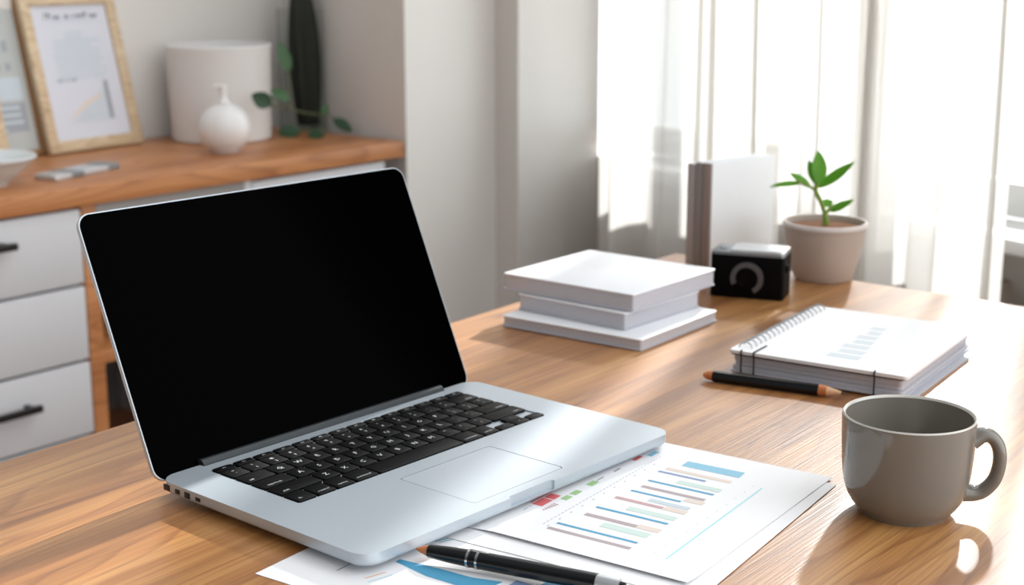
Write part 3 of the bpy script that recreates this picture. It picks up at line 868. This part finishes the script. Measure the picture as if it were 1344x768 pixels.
INK = ['paper', 'ink_blue', 'ink_violet', 'ink_mauve', 'ink_pink', 'ink_beige', 'ink_mint', 'ink_red', 'ink_green', 'ink_sky', 'ink_cyan', 'ink_grey', 'ink_orange', 'ink_pale']
def ix(n): return INK.index(n)
def print_chart(b):
    Z = 0
    # the bars run along local -y from the category axis
    for x, w, ya, yb, m in ((0.0300, 0.0045, 0.1346, 0.0629, 'ink_mauve'), (0.0425, 0.0032, 0.1339, 0.0639, 'ink_blue'), (0.0560, 0.0090, 0.1041, 0.0634, 'ink_mint'),
                            (0.0690, 0.0055, 0.1257, 0.0802, 'ink_mauve'), (0.0690, 0.0075, 0.0800, 0.0607, 'ink_beige'), (0.0875, 0.0034, 0.1263, 0.0631, 'ink_blue'),
                            (0.0970, 0.0080, 0.1050, 0.0626, 'ink_mint'), (0.1135, 0.0050, 0.1249, 0.0820, 'ink_pink'), (0.1130, 0.0075, 0.0815, 0.0619, 'ink_beige'),
                            (0.1225, 0.0065, 0.0999, 0.0640, 'ink_pale'), (0.1345, 0.0032, 0.1220, 0.0770, 'ink_blue'), (0.1385, 0.0065, 0.0767, 0.0597, 'ink_beige'),
                            (0.1470, 0.0050, 0.1197, 0.0628, 'ink_mauve'), (0.1625, 0.0034, 0.1218, 0.0624, 'ink_blue'), (0.1710, 0.0080, 0.1005, 0.0616, 'ink_mint'),
                            (0.1865, 0.0036, 0.1256, 0.0818, 'ink_violet'), (0.1950, 0.0060, 0.1237, 0.0635, 'ink_beige')):
        rect(b, x, x + w, yb, ya, Z, ix(m))
    quad(b, ((0.2105, 0.1160), (0.2110, 0.0625), (0.2250, 0.0640), (0.2238, 0.1165)), Z, ix('ink_sky'))
    rect(b, 0.066, 0.082, 0.1620, 0.1715, Z, ix('ink_red')); rect(b, 0.0835, 0.094, 0.1620, 0.1715, Z, ix('ink_red'))
    rect(b, 0.068, 0.100, 0.1725, 0.1750, Z, ix('ink_pink'))
    for x0, x1 in ((0.088, 0.0975), (0.1015, 0.112), (0.1265, 0.138)):
        rect(b, x0, x1, 0.1530, 0.1590, Z, ix('ink_green'))
    rect(b, 0.200, 0.2125, 0.1540, 0.1580, Z, ix('ink_red')); rect(b, 0.217, 0.231, 0.1480, 0.1530, Z, ix('ink_sky'))
    rect(b, 0.139, 0.150, 0.1555, 0.1570, Z, ix('ink_grey')); rect(b, 0.166, 0.176, 0.1545, 0.1565, Z, ix('ink_grey'))
    x = 0.036
    while x < 0.222:
        rect(b, x, x + 0.0032, 0.1410, 0.1416, Z, ix('ink_grey')); x += 0.0052
    for i in range(11):
        rect(b, 0.034 + i * 0.0165, 0.0368 + i * 0.0165, 0.1360, 0.1368, Z, ix('ink_grey'))
        rect(b, 0.034 + i * 0.0165, 0.0362 + i * 0.0165, 0.0440, 0.0447, Z, ix('ink_pale'))
    quad(b, ((0.0296, 0.0320), (0.1996, 0.0362), (0.1996, 0.0376), (0.0296, 0.0332)), Z, ix('ink_cyan'))
    for x, w in ((0.052, 0.006), (0.060, 0.003)):
        rect(b, x, x + w, 0.1690, 0.1704, Z, ix('ink_pale'))
    for i in range(6):
        rect(b, 0.060 + i * 0.0030, 0.0618 + i * 0.0030, 0.1560 - 0.0006 * i, 0.1580, Z, ix('ink_pink'))
def print_left(b):
    # sheet local: x 0..0.255 along the sheet, y 0..-0.30 mapped to y+0.31
    S = 0.31
    quad(b, [(x, y + S) for x, y in ((0.0765, -0.0684), (0.0795, -0.1025), (0.0800, -0.129), (0.0860, -0.1516), (0.0690, -0.1492), (0.0634, -0.129), (0.0637, -0.1025), (0.0715, -0.0684))], 0, ix('ink_blue'))
    quad(b, [(x, y + S) for x, y in ((0.0371, -0.0681), (0.0533, -0.0734), (0.0533, -0.0752), (0.0371, -0.0700))], 0, ix('ink_orange'))
    quad(b, [(x, y + S) for x, y in ((0.0330, -0.0739), (0.0522, -0.0805), (0.0522, -0.0815), (0.0330, -0.0749))], 0, ix('ink_cyan'))
    quad(b, [(x, y + S) for x, y in ((0.1170, -0.0680), (0.1520, -0.0840), (0.1520, -0.0856), (0.1170, -0.0700))], 0, ix('ink_sky'))
    quad(b, [(x, y + S) for x, y in ((0.1170, -0.0725), (0.1400, -0.0830), (0.1400, -0.0842), (0.1170, -0.0738))], 0, ix('ink_sky'))
    rect(b, 0.036, 0.058, S - 0.0450, S - 0.0436, 0, ix('ink_grey'))
    quad(b, [(x, y + S) for x, y in ((0.0945, -0.176), (0.113, -0.176), (0.112, -0.200), (0.092, -0.200))], 0, ix('ink_blue'))
    rect(b, 0.080, 0.0935, S - 0.174, S - 0.158, 0, ix('ink_violet'))
    for i in range(8):
        rect(b, 0.149, 0.1545, S - 0.1560 - i * 0.0022, S - 0.1550 - i * 0.0022, 0, ix('ink_sky'))
YL = Vector((-math.sin(R(55.7)), math.cos(R(55.7)), 0))
o0 = Vector((-0.18, 0.9656, DESK)) - YL * 0.31
sheet('report_sheet', 'white report sheet under the pen with a solid blue shape', tuple(o0), 55.7, 0.165, 0.31, 0.0002, 0.0003, print_left, INK)
sheet('report_sheet.001', 'blank white sheet lying directly under the bar chart page', (0.1245, 0.9202, DESK), 57.6, 0.262, 0.215, 0.0008, 0.0003, None, ['paper'])
sheet('report_sheet.002', 'white page printed with pastel bar chart, topmost sheet beside the mug', (0.120, 0.944, DESK), 55.7, 0.256, 0.203, 0.0016, 0.0004, print_chart, INK,
      bend=lambda x, y: 0.0016 * max(0, 1 - x / 0.03) ** 2 * 1.0 * (1 if y < 0.165 else max(0, (0.18 - y) / 0.015)))

# ------------------------------------------------------------------ pen
pa = Vector((-0.0690, 0.9905, 0)); pb = Vector((0.0716, 0.9258, 0))
ang = math.degrees(math.atan2(pb.y - pa.y, pb.x - pa.x))
pen = thing('pen', 'black pen with copper tip and silver rings lying on the report sheets', 'pen', (pa.x, pa.y, DESK + 0.0088), ang)
pen.scale = (1.045, 1, 1)
def rod(name, prof, m, parent, n=28):
    """turned along local X; prof = (x, r)"""
    b = bmesh.new(); bm_lathe(b, [(r, x) for x, r in prof], n)
    bmesh.ops.transform(b, matrix=Matrix.Rotation(R(90), 4, 'Y'), verts=b.verts[:])
    return done(name, b, m, parent, 40)
rod('pen_tip', [(0.0, 0.0), (0.0006, 0.0007), (0.004, 0.0022), (0.0095, 0.0040), (0.0105, 0.0042), (0.0105, 0.0)], 'copper', pen)
rod('pen_barrel', [(0.0105, 0.0), (0.0105, 0.0046), (0.013, 0.0049), (0.026, 0.0058), (0.040, 0.0062), (0.075, 0.0064), (0.122, 0.0063), (0.1335, 0.0062), (0.1335, 0.0)], 'pen_black', pen)
for x in (0.0405, 0.0475):
    rod('pen_ring', [(x, 0.006), (x, 0.0067), (x + 0.0018, 0.0067), (x + 0.0018, 0.006)], 'chrome', pen)
b = bmesh.new(); bm_box(b, 0.0415, 0.056, -0.0012, 0.0012, 0.0060, 0.0072, bev=0.0004)
done('pen_clip', b, 'chrome', pen)
rod('pen_ferrule', [(0.1335, 0.0), (0.1335, 0.0058), (0.136, 0.006), (0.149, 0.0054), (0.1495, 0.0)], 'silver', pen)
rod('pen_button', [(0.1495, 0.0), (0.1495, 0.0036), (0.1525, 0.0034), (0.153, 0.0)], 'rubber', pen)

# ------------------------------------------------------------------ mug
mug = thing('mug', 'glossy grey stoneware mug on the right of the desk', 'mug', (0.3055, 1.087, DESK), 0)
RO = [(0.0, 0.0025), (0.030, 0.0025), (0.0315, 0.0), (0.0345, 0.0), (0.0358, 0.0025), (0.0372, 0.0045), (0.0405, 0.0085), (0.0440, 0.0145), (0.0466, 0.022), (0.0482, 0.031), (0.0492, 0.042), (0.0500, 0.056), (0.0504, 0.068), (0.0506, 0.0755),
      (0.0504, 0.0780), (0.0494, 0.0792), (0.0482, 0.0785), (0.0476, 0.0765)]
RI = [(0.0474, 0.068), (0.0468, 0.050), (0.0455, 0.032), (0.0425, 0.018), (0.035, 0.0095), (0.02, 0.0068), (0, 0.0062)]
lathe('mug_body', RO[:-3] + [(0.0480, 0.0770)] + RI, 'mug', mug, 96, 60)
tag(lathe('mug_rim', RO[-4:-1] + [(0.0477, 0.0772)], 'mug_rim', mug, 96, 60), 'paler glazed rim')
hp = catmull([(0.0475, 0, 0.0615), (0.055, 0, 0.0655), (0.0615, 0, 0.0645), (0.0670, 0, 0.057), (0.0687, 0, 0.045), (0.0660, 0, 0.031), (0.059, 0, 0.0215), (0.052, 0, 0.0185), (0.0438, 0, 0.0190)], 6)
nn = len(hp)
rr = [0.0052 + 0.0026 * (abs(i / (nn - 1) - 0.5) * 2) ** 4 for i in range(nn)]
b = bmesh.new(); bm_tube(b, hp, rr, 16, sq=1.35, cap=True, upv=(0, 0, 1))
ho = done('mug_handle', b, 'mug', mug, 70); ho.rotation_euler = (0, 0, R(-12))

# ------------------------------------------------------------------ pencil
qa = Vector((0.1938, 1.4452, 0)); qb = Vector((0.325, 1.3790, 0))
ang = math.degrees(math.atan2(qb.y - qa.y, qb.x - qa.x))
pc = thing('pencil', 'thick black pencil in front of the spiral notebook', 'pencil', (qa.x, qa.y, DESK + 0.0059), ang)
PLN = (qb - qa).length
b = bmesh.new(); bm_lathe(b, [(0, 0.011), (0.0056, 0.011), (0.0059, 0.013), (0.0059, PLN - 0.027), (0, PLN - 0.027)], 6)
bmesh.ops.transform(b, matrix=Matrix.Rotation(R(30), 4, 'Z'), verts=b.verts[:])
bmesh.ops.transform(b, matrix=Matrix.Rotation(R(90), 4, 'Y'), verts=b.verts[:])
done('pencil_barrel', b, 'pen_black', pc, 20)
rod('pencil_end', [(0.0, 0.0), (0.001, 0.0022), (0.005, 0.0042), (0.011, 0.0053), (0.011, 0.0)], 'copper', pc)
rod('pencil_collar', [(PLN - 0.027, 0.0), (PLN - 0.027, 0.0057), (PLN - 0.019, 0.0050), (PLN - 0.019, 0.0)], 'copper', pc)
rod('pencil_cone', [(PLN - 0.019, 0.0), (PLN - 0.019, 0.0047), (PLN - 0.005, 0.0015), (PLN - 0.005, 0.0)], 'pencil_wood', pc)
rod('pencil_lead', [(PLN - 0.005, 0.0), (PLN - 0.005, 0.0014), (PLN, 0.0002), (PLN, 0.0)], 'graphite', pc)

# ------------------------------------------------------------------ spiral notebook and the loose folder below it
nbk = thing('spiral_notebook', 'white spiral notebook with dark elastic straps behind the pencil', 'notebook', (0.224, 1.4706, DESK), -33)
prism('back_cover', rrect(0.0, 0.184, 0.0, 0.228, 0.004), 0.0022, 0.0042, 'cover_grey', nbk, 0.0005, 0.0005)
b = bmesh.new()
for i, (z0, z1) in enumerate(((0.0042, 0.0085), (0.0088, 0.0135), (0.0138, 0.0205))):
    k = (0.001, 0.003, 0.002)[i]
    bm_prism(b, rrect(k, 0.183 - k, 0.002 + k, 0.227 - k, 0.005), z0, z1, 0.0006, 0.0006)
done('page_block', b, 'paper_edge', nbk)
prism('divider', rrect(0.0005, 0.1835, 0.001, 0.2275, 0.004), 0.0205, 0.0216, 'strap', nbk)
def top_sheet_bend(x, y): return 0
b = bmesh.new()
bm_prism(b, rrect(-0.0005, 0.187, -0.001, 0.229, 0.005), 0.0222, 0.0258, 0.0006, 0.0003)
for i in range(7):
    y0 = 0.030 + i * 0.021
    for k in range(2):
        rect(b, 0.092 + 0.004 * (i % 2), 0.126 - 0.003 * i, y0 + 0.008 * k, y0 + 0.0055 + 0.008 * k, 0.02590, 1)
rect(b, 0.070, 0.078, 0.035, 0.19, 0.02590, 2)
for f in b.faces:
    f.normal_update()
me = bpy.data.meshes.new('top_page'); b.to_mesh(me); b.free()
link('top_page', me, ['paper', 'ink_pale', 'paper'], nbk)
for i in range(18):
    y = 0.014 + i * 0.0118
    pts = [(0.0115 + 0.0075 * math.cos(a), y + 0.0012 * math.sin(a * 1.0), 0.0245 + 0.0068 * math.sin(a)) for a in [2 * math.pi * k / 20 for k in range(20)]]
    tube('spiral_ring', pts, 0.00075, 'wire', nbk, 6, closed=True)
for x in (0.0137, 0.0277, 0.1545):
    zs = [(x, 0.03, 0.0265), (x, 0.0, 0.0266), (x, -0.0022, 0.0258), (x, -0.0024, 0.0235), (x, -0.0014, 0.021), (x, -0.0012, 0.006), (x, -0.0008, 0.0030)]
    if x < 0.02 or x > 0.1: zs = zs[1:]
    tube('elastic_strap', catmull(zs, 3), 0.0009, 'strap', nbk, 6)
prism('paper_folder', rrect(0.002, 0.1905, 0.010, 0.232, 0.002), 0.0002, 0.0018, 'cover_grey', None, 0.0004, 0, loc=(0.224, 1.4706, DESK), rotz=-33.6)
tag(bpy.data.objects['paper_folder'], 'thin pale folder sticking out from under the spiral notebook', 'folder')

# ------------------------------------------------------------------ stack of white books
def book(name, label, corner, yaw, w, d, z0, z1, cov, kind):
    """corner = front corner nearest the camera; x runs back right, y back left"""
    t = thing(name, label, 'book', (corner[0], corner[1], DESK + z0), yaw, 'white books in the stack')
    H = z1 - z0; c = 0.0016
    prism('back_cover', rrect(0, w, 0, d, 0.003, 4), 0, c, cov, t, 0.0004, 0.0004)
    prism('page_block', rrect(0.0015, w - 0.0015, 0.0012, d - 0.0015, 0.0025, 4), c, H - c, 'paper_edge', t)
    prism('front_cover', rrect(0, w, 0, d, 0.003, 4), H - c, H, kind, t, 0.0005, 0.0003)
    return t
def tilt(u, v): return math.degrees(math.atan2(v[1] - u[1], v[0] - u[0]))
book('book', 'bottom book of the white stack, pale grey and flat on the desk', (0.1405, 1.553), 53.5, 0.170, 0.190, 0.0005, 0.0135, 'cover_grey', 'cover_white')
book('book.001', 'middle book of the white stack, smaller and set back', (0.1250, 1.5905), 49.5, 0.150, 0.156, 0.0140, 0.0335, 'cover_grey', 'cover_white')
book('book.002', 'topmost book of the white stack with a bright white cover', (0.1342, 1.5930), 51.5, 0.176, 0.185, 0.0345, 0.0545, 'cover_grey', 'cover_white')

# ------------------------------------------------------------------ upright books at the far corner
def upright(name, label, k, sp, cov):
    yaw = 42
    d = Vector((math.cos(R(yaw)), math.sin(R(yaw)), 0)); nrm = Vector((math.sin(R(yaw)), -math.cos(R(yaw)), 0))
    th = 0.0135
    base = Vector((0.2375, 1.992, DESK)) + nrm * (k * (th + 0.0006))
    t = thing(name, label, 'book', tuple(base), yaw, 'upright books by the plant')
    hgt = (0.1445, 0.1475, 0.1480)[k]
    # local x runs away from the spine, local -y is the facing cover side
    b = bmesh.new(); bm_box(b, 0, 0.004, -th, 0, 0.0002, hgt, bev=0.0015); done('spine', b, sp, t)
    for y0, y1 in ((-th, -th + 0.0016), (-0.0016, 0)):
        b = bmesh.new(); bm_box(b, 0.004, 0.138, y0, y1, 0.0002, hgt, bev=0.0005); done('cover', b, cov, t)
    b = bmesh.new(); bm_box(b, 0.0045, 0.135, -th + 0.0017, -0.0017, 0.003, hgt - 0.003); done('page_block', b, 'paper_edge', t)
upright('upright_book', 'leftmost upright book beside the camera, grey spine', 0, 'spine', 'board_white')
upright('upright_book.001', 'middle upright book of the three beside the camera', 1, 'spine_dark', 'board_white')
upright('upright_book.002', 'upright book with its broad white cover facing the plant', 2, 'spine_brown', 'board_white')

# ------------------------------------------------------------------ camera on the desk
cm_t = thing('compact_camera', 'small black camera with silver top in front of the potted plant', 'camera', (0.2496, 1.8226, DESK), -21)
prism('camera_body', rrect(0, 0.0927, 0, 0.050, 0.004, 5), 0.0, 0.0545, 'cam_black', cm_t, 0.001, 0.0015)
prism('top_plate', rrect(0.0004, 0.0923, 0.0004, 0.0496, 0.004, 5), 0.0545, 0.0582, 'silver_dark', cm_t, 0.001, 0)
prism('top_housing', rrect(0.024, 0.0925, 0.001, 0.0492, 0.006, 6), 0.0582, 0.0612, 'silver', cm_t, 0.0012, 0)
def bm_arc(b, cx, cz, r0, r1, y0, y1, a0, a1, n=48):
    prev = None
    for i in range(n + 1):
        a = R(a0 + (a1 - a0) * i / n)
        c, s = math.cos(a), math.sin(a)
        cur = [b.verts.new((cx + r * c, y, cz + r * s)) for r, y in ((r0, y0), (r1, y0), (r1, y1), (r0, y1))]
        if prev:
            for k in range(4): b.faces.new((prev[k], prev[(k + 1) % 4], cur[(k + 1) % 4], cur[k]))
        else: b.faces.new(cur[::-1])
        prev = cur
    b.faces.new(prev)
b = bmesh.new(); bm_arc(b, 0.0475, 0.0262, 0.0145, 0.0205, -0.005, 0.0, -60, 205)
done('lens_ring', b, 'cam_ring', cm_t)
b = bmesh.new(); bm_lathe(b, [(0, 0), (0.0142, 0), (0.0142, 0.004), (0.0115, 0.004), (0.0105, 0.0025), (0, 0.0018)], 40)
bmesh.ops.transform(b, matrix=Matrix.Translation((0.0475, 0, 0.0262)) @ Matrix.Rotation(R(90), 4, 'X'), verts=b.verts[:])
done('lens', b, 'lens', cm_t)
b = bmesh.new(); bm_box(b, 0.0924, 0.0955, 0.012, 0.018, 0.034, 0.044, bev=0.001); done('strap_lug', b, 'cam_black', cm_t)
lathe('shutter_button', [(0, 0), (0.0045, 0), (0.0045, 0.0015), (0.004, 0.002), (0, 0.002)], 'silver_dark', cm_t, 20, loc=(0.012, 0.02, 0.0582))

# ------------------------------------------------------------------ potted plant
pp = thing('potted_plant', 'young green plant in a taupe pot at the far desk edge', 'plant', (0.414, 1.925, DESK))
lathe('pot', [(0, 0), (0.036, 0), (0.039, 0.003), (0.0462, 0.030), (0.0515, 0.055), (0.0535, 0.069), (0.0548, 0.0695), (0.0552, 0.075), (0.0542, 0.0772), (0.0515, 0.0772), (0.0505, 0.075), (0.0495, 0.066), (0, 0.062)], 'pot', pp, 64)
lathe('pot_rim', [(0.0515, 0.0773), (0.0545, 0.0773), (0.0556, 0.0755), (0.0556, 0.0722), (0.0550, 0.0722)], 'pot_rim', pp, 64)
b = bmesh.new(); bm_lathe(b, [(0.050, 0.0690), (0.04, 0.0705), (0.02, 0.0718), (0, 0.0722)], 40)
done('soil', b, 'soil', pp)
def q(x, y, d=0.0):
    """metres from pixel steps on the plant's own upright plane (x right, z up), d towards the window"""
    return (x, d, y)
tube('plant_stem', catmull([(0.001, 0, 0.068), (-0.001, 0, 0.085), (-0.008, 0.0, 0.104), (-0.015, 0.0, 0.118), (-0.012, 0, 0.128)], 6), [0.0042, 0.0042, 0.004, 0.004, 0.0038, 0.0036] + [0.0030] * 19, 'stem', pp, 10)
tube('plant_stem', catmull([(-0.001, 0, 0.084), (0.004, 0.0, 0.093), (0.012, 0.002, 0.098)], 6), 0.0022, 'stem', pp, 8)
tube('plant_stem', catmull([(-0.015, 0, 0.118), (-0.028, -0.002, 0.126), (-0.042, -0.003, 0.131)], 6), 0.0018, 'stem', pp, 8)
LF = lambda a, c, w, n, m='leaf', **k: leaf_mesh('leaf', a, c, w, n, m, pp, **k)
LF((-0.011, 0, 0.122), (-0.012, 0.004, 0.170), 0.021, (0.15, -1, 0.1), shape=0.5)
LF((-0.014, 0.002, 0.124), (-0.024, 0.010, 0.157), 0.012, (-0.2, -1, 0.2), shape=0.5)
LF((-0.012, 0, 0.121), (0.034, -0.004, 0.155), 0.016, (-0.3, -0.7, 0.7), shape=0.45, curl=-0.1)
LF((0.004, 0, 0.090), (0.035, -0.008, 0.106), 0.014, (-0.2, -0.6, 0.8), shape=0.4, curl=-0.1)
LF((-0.006, 0.003, 0.098), (0.012, 0.012, 0.102), 0.012, (0, -0.8, 0.5), shape=0.45)
LF((-0.020, 0, 0.121), (-0.049, 0.0, 0.142), 0.011, (0.2, -0.9, 0.5), shape=0.5)
LF((-0.036, -0.002, 0.128), (-0.076, -0.004, 0.126), 0.0085, (0, -0.7, 0.7), shape=0.4, curl=0.25)
